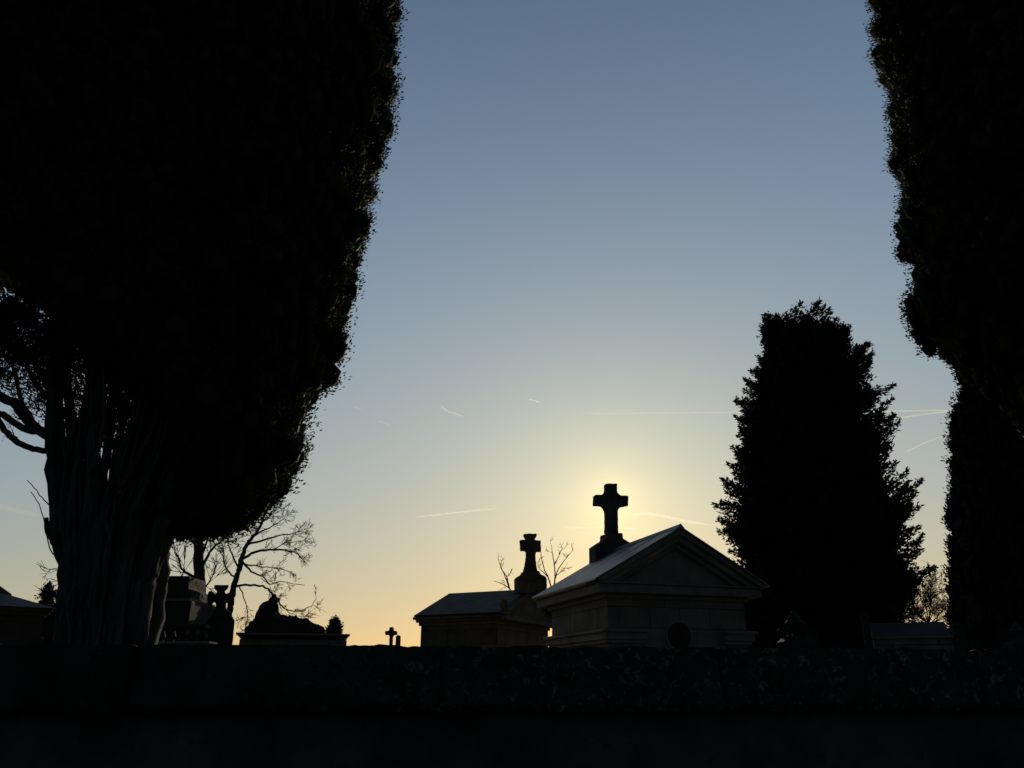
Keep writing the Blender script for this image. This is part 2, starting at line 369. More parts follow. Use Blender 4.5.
    for j in range(nv + 1):
        row = []
        for i in range(nu):
            ph = -math.pi + 2 * math.pi * i / nu; z0 = cf(ph); z = z0 + (ztop - .3 - z0) * j / nv; R = Rf(z, ph)
            r = max(.03, R * lumpf(z, ph, R) - inset - .08 * noise.noise(Vector((ph * 6, z * 5, seed))))
            row.append(Vector((ax + math.cos(ph) * r, ay + math.sin(ph) * r, z)))
        grid.append(row)
    vs = [v for r_ in grid for v in r_]; fs = [(j * nu + i, j * nu + (i + 1) % nu, (j + 1) * nu + (i + 1) % nu, (j + 1) * nu + i) for j in range(nv) for i in range(nu)]
    cb = sum(grid[0], Vector()) / nu; ct = sum(grid[-1], Vector()) / nu
    cb.z += .4; vs += [cb, ct]; a_, b_ = len(vs) - 2, len(vs) - 1
    fs += [(a_, (i + 1) % nu, i) for i in range(nu)] + [(b_, nv * nu + i, nv * nu + (i + 1) % nu) for i in range(nu)]
    mb.add(vs, fs)
    return leaves(name, pos, dirs, leaf[0], leaf[1], mat, parent, rs, mb)
def angmix(ph, right, front, left, back):
    """blend four values by compass angle: +X, -Y (towards the road), -X, +Y"""
    c, s = math.cos(ph), math.sin(ph)
    a = right if c > 0 else left; b_ = back if s > 0 else front
    return a * c * c + b_ * s * s

# ------------------------------------------------------------------ ground
gm = MB(); gm.add([(-3000, -3000, 0), (3000, -3000, 0), (3000, 3000, 0), (-3000, 3000, 0)], [(0, 1, 2, 3)])
go = gm.build('ground', GROUND); go['kind'] = 'structure'

# ------------------------------------------------------------------ boundary wall
wfr = Frame((0, 4.4, 0), (1, .135, 0))
zt = 1.62 + .182
bw = thing('boundary_wall', 'long dark stone wall with lichen spotted coping across the whole foreground', 'wall', wfr.p(0, 0, 0))
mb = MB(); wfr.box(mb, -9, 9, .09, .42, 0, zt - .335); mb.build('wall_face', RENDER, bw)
rng = random.Random(4); mb = MB()
nu = 700; prof = [(.5, -.33), (.0, -.33), (-.02, -.29), (-.02, -.2), (-.02, -.1), (-.015, -.04), (-.008, .0), (.1, -.012), (.25, -.02), (.42, -.03), (.5, -.05), (.5, -.2)]
vs = []; fs = []
for i in range(nu + 1):
    u = -9 + 18 * i / nu
    for (v, z) in prof:
        q = wfr.p(u, v, zt + z); jo = .022 if i % 61 == 30 and z > -.32 else 0; nn = noise.noise(Vector((q.x * 5, v * 6, z * 9))) * .014 + noise.noise(Vector((q.x * 22, v * 20, z * 25))) * .010
        vs.append(wfr.p(u, v + nn + jo, zt + z + nn * .8 - jo * .4 + .004 * noise.noise(Vector((u * .8, 1, 2)))))
K = len(prof)
for i in range(nu):
    for k in range(K): fs.append((i * K + k, i * K + (k + 1) % K, (i + 1) * K + (k + 1) % K, (i + 1) * K + k))
fs += [tuple(range(K - 1, -1, -1)), tuple(nu * K + k for k in range(K))]
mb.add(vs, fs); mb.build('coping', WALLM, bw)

# ------------------------------------------------------------------ large pedimented chapel
cf = Frame((1.695, 14.0, 0), (.954, .30, 0))
W, D = 2.8, 2.85
ch = thing('burial_chapel', 'pale stone chapel with pediment, zinc roof and tall cross against the glow', 'burial chapel', cf.p(W / 2, D / 2, 0))
ze = 3.30; zap = 4.28; oh = .33; half = W / 2 + oh
mb = MB(); cf.box(mb, 0, W, 0, D, 0, 3.06); mb.build('wall', ASHLAR, ch)
mb = MB()
for k, (o_, z0, z1) in enumerate(((.07, 3.02, 3.09), (.25, 3.091, 3.245), (.30, 3.246, 3.275))):
    cf.box(mb, -o_, W + o_, -o_, D + o_, z0, z1)
bevel(mb.build('cornice', TRIM, ch), .012)
# tympanum and raking cornice
pit = (zap - ze) / half
mb = MB(); cf.prism(mb, [(.02, 3.276), (W - .02, 3.276), (W / 2, 3.276 + (W / 2) * pit - .02)], .0, .2)
mb.build('tympanum', TRIM, ch)
mb = MB(); cf.prism(mb, [(-.27, 3.277), (W + .27, 3.277), (W / 2, 3.277 + (W / 2 + .27) * pit - .06)], .201, D + .1); mb.build('gable_wall', TRIM, ch)
mb = MB()
for (th_, v0, off) in ((.10, -.32, 0), (.12, -.24, .102), (.09, -.12, .224)):
    for sg in (-1, 1):
        c_ = W / 2; lo = half - off * 1.2
        poly = [(c_ + sg * half * (1 - 0), ze - off * 0), ]
        a0 = (c_ + sg * (half - off / pit * .0), ze - off); a1 = (c_, zap - off)
        b1 = (c_, zap - off - th_); b0 = (c_ + sg * (half - .02), ze - off - th_ + .02 * pit)
        # clip the lower end above the horizontal cornice
        def clip(pt_hi, off_):       # u where a line at depth off_ below the roof meets z = 3.277
            return c_ + sg * (half - (3.277 - (ze - off_)) / pit) if ze - off_ < 3.277 else c_ + sg * half
        ua = clip(None, off); ub = clip(None, off + th_)
        za = max(ze - off, 3.277); zb_ = max(ze - off - th_, 3.277)
        poly = [(ua, za), (c_, zap - off), (c_, zap - off - th_), (ub, zb_)]
        if sg > 0: poly = poly[::-1]
        cf.prism(mb, poly, v0, .1)
bevel(mb.build('raking_cornice', TRIM, ch), .01)
# roof: two sheets with standing seams
rf = MB(); L0, L1 = -.36, D + .18; T = .028
for sg in (-1, 1):
    c_ = W / 2; poly = [(c_ + sg * (half + .05), ze - .05 * pit + .003), (c_ + sg * .001, zap + .003), (c_ + sg * .001, zap + .003 + T), (c_ + sg * (half + .05), ze - .05 * pit + .003 + T)]
    if sg > 0: poly = poly[::-1]
    cf.prism(rf, poly, L0, L1)
ro = rf.build('roof', ZINC, ch)
mb = MB()
for sg in (-1, 1):
    for k in range(1, 4):
        v = L0 + (L1 - L0) * k / 4; c_ = W / 2
        poly = [(c_ + sg * (half + .045), ze + T - .042), (c_ + sg * .01, zap + T + .001), (c_ + sg * .01, zap + T + .012), (c_ + sg * (half + .045), ze + T - .031)]
        if sg > 0: poly = poly[::-1]
        cf.prism(mb, poly, v - .014, v + .014)
rp = MB(); cf.prism(rp, [(W / 2 - .07, zap + .0), (W / 2, zap + .055 + T), (W / 2 + .07, zap + .0)], L0, L1 - .1)
mb.v += []; sm = mb.build('seam', ZINC, ro); rp.build('ridge_cap', ZINC, ro)
# string course: runs along the left side, returns on the front, interrupted round the window
mb = MB(); zs = at(640, 634, 14.2).z
for (o_, z0, z1) in ((.06, zs - .16, zs - .10), (.1, zs - .099, zs + .02), (.15, zs + .021, zs + .08)):
    cf.box(mb, -o_, .72, -o_, 0, z0, z1); cf.box(mb, -o_, 0, 0, D + o_, z0, z1)
    cf.box(mb, W - .52, W + o_, -o_, 0, z0, z1); cf.box(mb, W, W + o_, 0, D + o_, z0, z1)
bevel(mb.build('string_course', TRIM, ch), .01)
# round window, its shaded recess painted as a dark disc
wc = on_plane(679, 636, cf.p(0, 0, 0), cf.n); uc = cf.inv(wc)[0]; R_ = .26; mb = MB()
seg = 40
for (ra, rb, v0) in ((.25, .28, -.02), (.235, .252, -.012)):
    vs = []; fs = []
    for k in range(seg):
        a = 2 * math.pi * k / seg
        for (r_, v) in ((ra, 0), (ra, v0), (rb, v0), (rb, 0)): vs.append(cf.p(uc + r_ * math.cos(a), v, wc.z + r_ * math.sin(a)))
    for k in range(seg):
        for j in range(4): fs.append((k * 4 + j, k * 4 + (j + 1) % 4, ((k + 1) % seg) * 4 + (j + 1) % 4, ((k + 1) % seg) * 4 + j))
    mb.add(vs, fs)
wn = mb.build('round_window', TRIM, ch)
mb = MB(); cf.prism(mb, [(uc + .235 * math.cos(2 * math.pi * k / seg), wc.z + .235 * math.sin(2 * math.pi * k / seg)) for k in range(seg)], -.012, .002)
mb.build('recess_disc', RECESS, wn)
# door below the window (behind the boundary wall)
mb = MB(); cf.box(mb, uc - .42, uc + .42, -.03, .0, .2, 1.95); bevel(mb.build('door', DBARK, ch), .008)
mb = MB(); cf.box(mb, uc - .7, uc + .7, -.45, 0, 0, .16); bevel(mb.build('step', TRIM, ch), .012)
# ridge cross
zc = zap + T; v_c = D - .02
P = cf.p(W / 2, v_c, 0); fy = cf
def z4(pts): return [(530 + x / 4.044, 470 + y / 4.044) for x, y in pts]
cr_pts = z4([(303, 57), (348, 57), (349, 92), (362, 105), (393, 105), (393, 147), (362, 150), (351, 166), (352, 240), (354, 258), (303, 258), (305, 240), (303, 166), (290, 148), (258, 145), (258, 103), (290, 101), (302, 90)])
mb = MB(); fy.prism(mb, px_poly(cr_pts, P, fy.n, fy), v_c - .08, v_c + .08)
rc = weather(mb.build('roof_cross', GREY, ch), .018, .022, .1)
mb = MB(); q = px_poly(z4([(297, 260), (360, 260), (362, 282), (388, 297), (394, 312), (394, 400), (251, 400), (251, 312), (272, 298), (295, 284)]), P, fy.n, fy)
fy.prism(mb, q, v_c - .2, v_c + .2); weather(mb.build('pedestal', GREY, rc), .022, .02, .12)

# ------------------------------------------------------------------ second chapel seen from its side
sd = Vector((-.906, .42, 0))          # along the ridge, away
A0 = at(500, 612, 20.0)
sf = Frame((A0.x, A0.y, 0), (-sd.x, -sd.y, 0)); # u points towards its front gable, n away from the road
Lb, Wb = 2.55, 3.75
s2 = thing('burial_chapel', 'low chapel with dark slate roof and stubby cross, seen side on', 'burial chapel', sf.p(-Lb / 2, Wb / 2, 0))
zE = z_at(612, 20.0); zR = at(520, 587, 21.2).z
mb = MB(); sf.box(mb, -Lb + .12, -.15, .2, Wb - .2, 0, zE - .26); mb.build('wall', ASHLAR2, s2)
mb = MB()
for o_, z0, z1 in ((.05, zE - .26, zE - .18), (.11, zE - .179, zE - .11), (.17, zE - .109, zE - .04)):
    sf.box(mb, -Lb + .12 - o_, -.15 + o_, .2 - o_, Wb - .2 + o_, z0, z1)
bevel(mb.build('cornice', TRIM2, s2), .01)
mb = MB(); hw = Wb / 2
# roof shell: prism across (n,z) extruded along u
def nprism(mb, fr, poly, u0, u1):
    n = len(poly); P_ = [fr.p(u0, a, z) for a, z in poly] + [fr.p(u1, a, z) for a, z in poly]
    mb.add(P_, [tuple(range(n)), tuple(range(2 * n - 1, n - 1, -1))] + [(i, i + n, (i + 1) % n + n, (i + 1) % n) for i in range(n)])
nprism(mb, sf, [(-.0, zE), (hw, zR), (Wb, zE), (Wb, zE - .038), (0, zE - .038)], -Lb, .0)
bevel(mb.build('roof', SLATE, s2), .01)
# bracket moulding under the back eave
mb = MB(); bp_ = [(0, 0), (.0, -.09), (.05, -.11), (.1, -.2), (.11, -.3), (.2, -.32), (.3, -.30), (.3, 0)]
sf.prism(mb, [(-Lb + a, zE - .04 + z) for a, z in bp_], .22, .36); bevel(mb.build('bracket', TRIM2, s2), .01)
mb = MB(); sf.prism(mb, [(-Lb + a, zE - .04 + z) for a, z in bp_], Wb - .36, Wb - .22); bevel(mb.build('bracket', TRIM2, s2), .01)
# gable front: raised stone pediment with scrolls
mb = MB()
nprism(mb, sf, [(0, zE - .2), (0, zE), (hw, zR + .02), (Wb, zE), (Wb, zE - .2)], .002, .06)
for (d0, d1, u1) in ((-.1, .04, .24), (.043, .13, .17)):
    nprism(mb, sf, [(-.1, zE - .02 - d0 * .5), (hw, zR - d0), (hw, zR - d1), (-.1 + (d1 - d0) * 1.5, zE - .02 - d0 * .5)], .063, u1)
    nprism(mb, sf, [(hw, zR - d0), (Wb + .1, zE - .02 - d0 * .5), (Wb + .1 - (d1 - d0) * 1.5, zE - .02 - d0 * .5), (hw, zR - d1)], .063, u1 - .003)
nprism(mb, sf, [(-.12, zE - .2), (-.12, zE - .1), (Wb + .12, zE - .1), (Wb + .12, zE - .2)], .063, .26)
bevel(mb.build('pediment', GREY, s2), .012)
for nn_ in (.02, Wb - .02):
    mb = MB(); c0 = sf.p(.1, nn_, zE + .14); vs = []
    for k in range(28):
        a = k * .42; r_ = .17 * (1 - k / 34)
        vs.append(c0 + sf.n * (math.cos(a) * r_) + Vector((0, 0, math.sin(a) * r_)))
    tube(mb, vs, [.045 * (1 - k / 45) for k in range(28)], 8)
    sf.box(mb, .03, .17, nn_ - .1, nn_ + .1, zE - .05, zE + .04); mb.build('scroll', TRIM2, s2)
def z3(pts): return [(400 + x / 4.04, 470 + y / 4.04) for x, y in pts]
P = Vector(at(530, 580, 21.0)); cf2 = Frame((P.x, P.y, 0), (.97, .24, 0))
mb = MB(); q = px_poly(z3([(500, 258), (550, 258), (551, 266), (546, 276), (541, 284), (567, 285), (568, 331), (548, 332), (545, 345), (549, 385), (554, 412), (497, 412), (504, 385), (510, 345), (508, 328), (487, 327), (484, 283), (508, 282), (504, 274), (499, 266)]), P, cf2.n, cf2)
cf2.prism(mb, q, -.08, .08); c2 = weather(mb.build('roof_cross', GREY, s2), .018, .025, .09)
mb = MB(); q = px_poly(z3([(497, 410), (554, 410), (562, 425), (582, 433), (586, 446), (586, 500), (468, 500), (467, 440), (475, 430), (490, 424)]), P, cf2.n, cf2)
cf2.prism(mb, q, -.2, .2); weather(mb.build('pedestal', GREY, c2), .02, .02, .12)

# ------------------------------------------------------------------ far left tomb house
P = at(45, 612, 13.0); lf = Frame((P.x, P.y, 0), (.8, .6, 0))
t1 = thing('tomb_house', 'low pale stone tomb house with shallow grey roof at far left edge', 'tomb', lf.p(-1.2, 1, 0))
ze1 = z_at(610, 13.0)
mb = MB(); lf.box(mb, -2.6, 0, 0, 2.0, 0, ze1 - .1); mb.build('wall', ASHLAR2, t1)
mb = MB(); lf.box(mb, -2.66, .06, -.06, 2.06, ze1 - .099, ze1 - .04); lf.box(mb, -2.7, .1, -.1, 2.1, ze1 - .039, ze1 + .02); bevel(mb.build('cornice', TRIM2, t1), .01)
mb = MB(); mb.add([lf.p(-2.74, -.14, ze1 + .022), lf.p(.14, -.14, ze1 + .022), lf.p(.14, 2.14, ze1 + .022), lf.p(-2.74, 2.14, ze1 + .022), lf.p(-2.74, 1, ze1 + .36), lf.p(-.75, 1, ze1 + .36)], [(3, 2, 1, 0), (0, 1, 5, 4), (1, 2, 5), (2, 3, 4, 5), (3, 0, 4)]); bevel(mb.build('roof', ROOFB, t1), .01)
mb = MB(); lf.prism(mb, [(-1.0, ze1 + .3), (-.45, ze1 + .2), (-.45, ze1 + .3), (-.72, ze1 + .47), (-1.0, ze1 + .38)], .9, 1.1); bevel(mb.build('acroterion', TRIM2, t1), .01)

# ------------------------------------------------------------------ stepped monument behind the trunk
yM = 12.5; mf = Frame((0, yM, 0), (1, 0, 0))
X = lambda px, Y=yM, py=620: at(px, py, Y).x
m2 = thing('stepped_monument', 'stepped stone block monument half hidden right of the big trunk', 'monument', (X(170), yM + .6, 0))
mb = MB(); mf.box(mb, X(120), X(188), .0, 1.2, 0, z_at(600, yM)); mf.box(mb, X(126), X(184), .12, 1.1, z_at(600, yM) + .001, z_at(588, yM)); mf.box(mb, X(132), X(177), .22, 1.0, z_at(588, yM) + .001, z_at(574, yM))
weather(mb.build('block', DARKST, m2), .03, .02, .15)
mb = MB(); mf.box(mb, X(124), X(186), .04, 1.16, z_at(600, yM) - .04, z_at(600, yM) + .03); bevel(mb.build('ledge', TRIM, m2), .01)
yP = 11.2; pf = Frame((0, yP, 0), (1, 0, 0)); bal = thing('grave_parapet', 'low carved stone parapet in front of the stepped monument', 'parapet', (X(182, yP), yP, 0))
mb = MB(); pf.box(mb, X(140, yP), X(212, yP), 0, .2, 0, z_at(644, yP)); pf.box(mb, X(138, yP), X(214, yP), -.06, .26, z_at(644, yP) + .001, z_at(641.5, yP)); bevel(mb.build('plinth', TRIM, bal), .012)
mb = MB(); pf.box(mb, X(142, yP), X(206, yP), .0, .2, z_at(628, yP), z_at(624, yP)); bevel(mb.build('rail', DARKST, bal), .012)
for k in range(6):
    xx = X(150 + k * 10.4, yP); mb = MB(); zz0, zz1 = z_at(641.5, yP), z_at(628, yP); vs = []; fs = []; pr = [(0, .05), (.12, .05), (.3, .075), (.55, .06), (.8, .04), (.9, .055), (1, .055)]
    tube(mb, [(xx, yP + .1, zz0 + (zz1 - zz0) * a) for a, _ in pr], [r_ for _, r_ in pr], 10); mb.build('baluster', DARKST, bal)

# ------------------------------------------------------------------ gabled stele with cross
def z2(pts): return [(160 + x / 3.657, 500 + y / 3.657) for x, y in pts]
yS = 12.0; P = at(220, 620, yS); stf = Frame((P.x, P.y, 0), (1, .4, 0))
st = thing('cross_stele', 'gabled grave stele topped by a rounded cross, left of the rocky tomb', 'gravestone', (P.x, P.y, 0))
mb = MB(); q = px_poly(z2([(200, 400), (243, 400), (262, 424), (272, 446), (273, 540), (165, 540), (167, 446), (186, 424)]), P, stf.n, stf)
zlow = min(z for _, z in q); q = [(u, 0 if abs(z - zlow) < .02 else z) for u, z in q]
stf.prism(mb, q, -.16, .16); weather(mb.build('stele', DARKST, st), .02, .02, .12)
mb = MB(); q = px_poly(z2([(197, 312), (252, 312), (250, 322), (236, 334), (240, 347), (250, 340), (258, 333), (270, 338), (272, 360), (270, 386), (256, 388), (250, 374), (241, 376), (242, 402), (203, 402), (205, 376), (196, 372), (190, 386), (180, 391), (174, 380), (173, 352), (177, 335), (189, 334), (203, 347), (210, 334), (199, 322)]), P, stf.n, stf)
stf.prism(mb, q, -.09, .09); weather(mb.build('cross', DARKST, st), .012, .014, .08)

# ------------------------------------------------------------------ rocky tomb
yR = 15.0; P = at(293, 635, yR); rk = Frame((P.x, P.y, 0), (1, .26, 0))
rt = thing('rocky_tomb', 'dark tomb with moulded slab carrying a rock mound and small cross', 'tomb', (P.x, P.y + .5, 0))
def rpoly(pts): return px_poly(z2(pts), P, rk.n, rk)
def rbox(mb, x0, x1, y0, y1, v0, v1, ground=False):
    (a, zt_), (b_, zb_) = rpoly([(x0, y0)])[0], rpoly([(x1, y1)])[0]; rk.box(mb, a, b_, v0, v1, 0 if ground else zb_, zt_)
mb = MB(); rbox(mb, 291, 682, 508, 530, 0.02, 1.2, True); mb.build('base', ASHLAR, rt)
mb = MB(); rbox(mb, 279, 694, 485, 497, -.08, 1.3); rbox(mb, 285, 688, 497.3, 503, -.04, 1.26); rbox(mb, 289, 684, 503.3, 508, -.0, 1.22); bevel(mb.build('slab', TRIM, rt), .015)
mb = MB()
rk.prism(mb, rpoly([(608, 486), (306, 486), (306, 462), (333, 452), (340, 432), (362, 428), (440, 428), (470, 422), (497, 420), (512, 430), (542, 428), (552, 442), (577, 450), (602, 464)]), .1, 1.0)
rk.prism(mb, rpoly([(440, 440), (338, 440), (345, 412), (352, 398), (372, 368), (392, 360), (412, 352), (428, 362), (434, 400), (438, 425)]), .28, .8)
rgn = random.Random(12)
for k in range(16):
    x_ = rgn.uniform(325, 595); top = 424 + max(0, x_ - 470) * .28 - rgn.uniform(2, 16) if x_ > 440 else rgn.uniform(415, 440) - 20 * (x_ > 350)
    w_ = rgn.uniform(8, 20); rk.prism(mb, rpoly([(x_ - w_, top + 34), (x_ - w_ * .7, top + 6), (x_ - w_ * .1, top), (x_ + w_ * .6, top + 5), (x_ + w_, top + 34)]), rgn.uniform(.15, .5), rgn.uniform(.6, .95))
weather(mb.build('rock_mound', DARKST, rt), .026, .05, .14)
mb = MB(); rk.prism(mb, rpoly([(393, 368), (396, 350), (404, 346), (406, 333), (422, 334), (424, 345), (437, 349), (436, 362), (424, 364), (423, 372)]), .44, .6); weather(mb.build('cross', DARKST, rt), .014, .012, .06)

# ------------------------------------------------------------------ two far markers
yX = 26.0; P = at(391, 640, yX); xf = Frame((P.x, P.y, 0), (1, 0, 0))
mb = MB(); q = px_poly(z2([(839, 465), (855, 465), (853, 478), (867, 479), (867, 494), (853, 494), (851, 505), (855, 540), (836, 540), (840, 505), (839, 494), (824, 494), (824, 479), (840, 478)]), P, xf.n, xf)
zl = min(z for _, z in q); q = [(u, 0 if z < zl + .02 else z) for u, z in q]
xf.prism(mb, q, -.12, .12); o = weather(mb.build('grave_cross', DARKST, None, (P.x, P.y, 0)), .025, .025, .12); tag(o, 'small stone cross alone against the yellow horizon', 'cross')
P = at(398, 642, 27); mb = MB(); xf2 = Frame((P.x, P.y, 0), (1, .2, 0)); q = px_poly(z2([(863, 498), (868, 494), (874, 494), (880, 500), (881, 540), (861, 540)]), P, xf2.n, xf2)
zl = min(z for _, z in q); q = [(u, 0 if z < zl + .02 else z) for u, z in q]
xf2.prism(mb, q, -.15, .15); o = weather(mb.build('gravestone', DARKST, None, (P.x, P.y, 0)), .025, .02, .12); tag(o, 'short stone marker just right of the small lone cross', 'gravestone')

# ------------------------------------------------------------------ right hand tomb with sky-tinted slab
yB = 12.5; P = at(912, 640, yB); bf = Frame((P.x, P.y, 0), (1, -.42, 0))
def UB(px): return bf.inv(on_plane(px, 640, bf.o, bf.n))[0]
def ZB_(px, py): return on_plane(px, py, bf.o, bf.n).z
bt = thing('slab_tomb', 'low tomb with sky-tinted sloping roof slab between two stone posts', 'tomb', bf.p(0, .5, 0))
z38, z36 = ZB_(912, 638.5), ZB_(912, 636.5)
mb = MB(); bf.box(mb, UB(873.5), UB(953), .02, 1.1, 0, z38); mb.build('base', ASHLAR, bt)
mb = MB(); bf.box(mb, UB(872), UB(954), -.03, 1.15, z38 + .001, z36); bevel(mb.build('ledge', TRIM, bt), .008)
mb = MB(); nprism(mb, bf, [(-.02, z36 + .002), (.75, z36 + .26), (1.12, z36 + .002)], UB(873.5), UB(953)); bevel(mb.build('roof_slab', SKYSLAB, bt), .008)
for (x0, x1, yt) in ((864.5, 872.5, 617), (955, 966.5, 627)):
    mb = MB(); u0, u1 = UB(x0), UB(x1); z1 = ZB_(x0, yt); bf.box(mb, u0, u1, -.06, .2, 0, z1); bf.taper(mb, u0 - .015, u1 + .015, -.075, .215, z1 + .001, z1 + .06, .03, .03)
    weather(mb.build('post', DARKST, bt), .016, .014, .09)
# urn ornament
def lathe(mb, c, prof, seg=20, sq=0):
    vs = []; fs = []; n = len(prof)
    for r_, z in prof:
        for k in range(seg):
            a = 2 * math.pi * k / seg; vs.append((c[0] + r_ * math.cos(a), c[1] + r_ * math.sin(a), z))
    fs = [(i * seg + k, i * seg + (k + 1) % seg, (i + 1) * seg + (k + 1) % seg, (i + 1) * seg + k) for i in range(n - 1) for k in range(seg)]
    fs += [tuple(range(seg - 1, -1, -1)), tuple((n - 1) * seg + k for k in range(seg))]; mb.add(vs, fs)
def finial(px, w_px, y_top, Y, label, name, cat):
    c = at(px, 640, Y); s_ = w_px / 800 * Y; zt_ = z_at(y_top, Y); zb_ = z_at(646, Y); h = zt_ - zb_
    o = thing(name, label, cat, (c.x, c.y, 0))
    mb = MB(); ff = Frame((c.x, c.y, 0), (1, 0, 0)); ff.box(mb, -s_ * .5, s_ * .5, -s_ * .4, s_ * .4, 0, zb_ + h * .1); ff.taper(mb, -s_ * .5, s_ * .5, -s_ * .4, s_ * .4, zb_ + h * .1 + .001, zb_ + h * .3, s_ * .2, s_ * .15)
    weather(mb.build('pedestal', DARKST, o), .016, .015, .1)
    mb = MB(); lathe(mb, (c.x, c.y), [(s_ * .16, zb_ + h * .28), (s_ * .1, zb_ + h * .36), (s_ * .26, zb_ + h * .55), (s_ * .3, zb_ + h * .66), (s_ * .2, zb_ + h * .74), (s_ * .22, zb_ + h * .8), (s_ * .12, zb_ + h * .9), (s_ * .03, zt_)])
    weather(mb.build('urn', DARKST, o), .012, .02, .08)
    for sg in (-1, 1):
        mb = MB(); vs = []
        for k in range(22):
            a = -.6 + k * .4; r_ = s_ * .16 * (1 - k / 28); vs.append((c.x + sg * (s_ * .42 + math.cos(a) * r_), c.y, zb_ + h * .32 + math.sin(a) * r_))
        tube(mb, vs, [s_ * .05 * (1 - k / 40) for k in range(22)], 8); mb.build('scroll', DARKST, o)
    return o
finial(797, 34, 611, 13.0, 'carved stone urn ornament with side scrolls before the conical tree', 'urn_monument', 'monument')
finial(1019, 24, 622, 12.0, 'small stone urn ornament at the far right edge above the wall', 'urn_monument', 'monument')

# ------------------------------------------------------------------ TREES
# big multi stemmed cypress, left
ax, ay = at(122, 682, 8.0).x, 8.0
t = thing('cypress_tree', 'huge cypress with fanning pale stems filling the left of the view', 'tree', (ax, ay, 0))
PR = profile_from([(402, -40), (400, 0), (404, 40), (403, 75), (400, 110), (392, 150), (379, 195), (374, 225), (358, 285), (350, 330), (344, 355), (327, 395), (313, 425), (312, 462), (300, 488), (285, 500), (262, 522), (240, 536)], ax, ay)
ztop = 15.5
def Rr(z): return interp(PR, z) if z < PR[-1][0] else PR[-1][1] * max(.0, 1 - ((z - PR[-1][0]) / (ztop - PR[-1][0])) ** 2.2)
def topf(z): return max(0, 1 - (max(0, z - 11.5) / (ztop - 11.5)) ** 2.2)
CX_ROWS = [(646, 76, 140), (600, 72, 147), (560, 67, 157), (520, 62, 170), (470, 59, 196), (420, 56, 216), (360, 54, 246), (300, 50, 276), (200, 45, 300)]
ZC = []; 
for y_, xl, xr in CX_ROWS[::-1]:
    l_ = at(xl, y_, ay); r_ = at(xr, y_, ay); ZC.append((l_.z, (l_.x + r_.x) / 2, (r_.x - l_.x) / 2))
ZC.sort(); zz_ = [q[0] for q in ZC]
def stemc(z): return float(np.interp(z, zz_, [q[1] for q in ZC])), float(np.interp(z, zz_, [q[2] for q in ZC]))
def RT1(z, ph):
    rr = Rr(z) - .02 - .03 * min(1, max(0, (z - 5) / 4)); le = min(3.9, 2.3 + (z - 4.6) * .7) * topf(z)
    if math.cos(ph) > 0: return rr
    return angmix(ph, rr, rr, le, rr)
def ZB1(ph): return angmix(ph, PR[0][0] + .05, 4.7, 4.8, 3.3)
def den1(z, ph):
    if math.cos(ph) < -.62 and z < 6.6: return .45 + .55 * max(0, (z - 5.0) / 1.6)
    return 1
crown('crown', t, ax, ay, RT1, ZB1, ztop, CYP, 11, 5400, 150, .165, (.042, .02), inset=.42, lump=.06, upb=.9, out=.6, stretch=1.3,
      core_from=lambda ph: angmix(ph, PR[0][0] + .3, 5.1, 6.8, 3.7), density=den1, spikes=900, spike_len=.2, spike_n=60, spike_w=.06, spike_in=.22,
      sparse=lambda c: c.x < ax - .5 and c.z < 5.45, blob=.68, lump_s=1.8)
rng = random.Random(3)
mb = MB()   # fused, fluted base
n_z = 26; sg_ = 80; vs = []; fs = []
for j in range(n_z):
    z = -.05 + j / (n_z - 1) * 3.2; cx_, rx_ = stemc(z)
    for k in range(sg_):
        a = 2 * math.pi * k / sg_; fl = abs(math.sin(a * 4.5 + .35 * z + 1.3 * math.sin(z * .7))) ** .7
        f_ = (.74 + .26 * fl) + .25 * math.exp(-max(z, 0) * 3) + .06 * noise.noise(Vector((math.cos(a) * 4, math.sin(a) * 4, z * 1.3)))
        vs.append((cx_ + rx_ * .97 * f_ * math.cos(a), ay + min(rx_, .5) * f_ * math.sin(a), z))
for j in range(n_z - 1):
    for k in range(sg_): fs.append((j * sg_ + k, j * sg_ + (k + 1) % sg_, (j + 1) * sg_ + (k + 1) % sg_, (j + 1) * sg_ + k))
fs.append(tuple((n_z - 1) * sg_ + k for k in range(sg_)))
mb.add(vs, fs); mb.build('trunk', BARK, t, smooth=True)
for k in range(32):
    a = 2 * math.pi * (k + rng.uniform(-.25, .25)) / 15 if k < 15 else rng.uniform(0, 2 * math.pi); r0 = .93 if k < 15 else rng.uniform(.3, .7)
    c, s_ = math.cos(a) * r0, math.sin(a) * r0; pts = []
    if k >= 24: c, s_ = -.75 + (k - 24) * .19, .35 + .3 * (k % 2)
    for z in (rng.uniform(.5, 1.4), 2.4, 3.2, 4.2, 5.2, 6.4, 8.2, 10):
        cx_, rx_ = stemc(z); pts.append((cx_ + rx_ * c + rng.gauss(0, .045), ay + (.30 + .07 * z) * s_ + rng.gauss(0, .03), z))
    mb = MB(); rr_ = rng.choice((rng.uniform(.07, .12), rng.uniform(.035, .07))); P_ = smooth_path(pts, 8); n = len(P_)
    for i in range(n): P_[i] += Vector((rng.gauss(0, .007), rng.gauss(0, .007), 0))
    tube(mb, P_, [rr_ * (1 - .6 * i / n) * rng.uniform(.9, 1.12) for i in range(n)], 12, wob=.7); mb.build('stem', BARK, t, smooth=True)
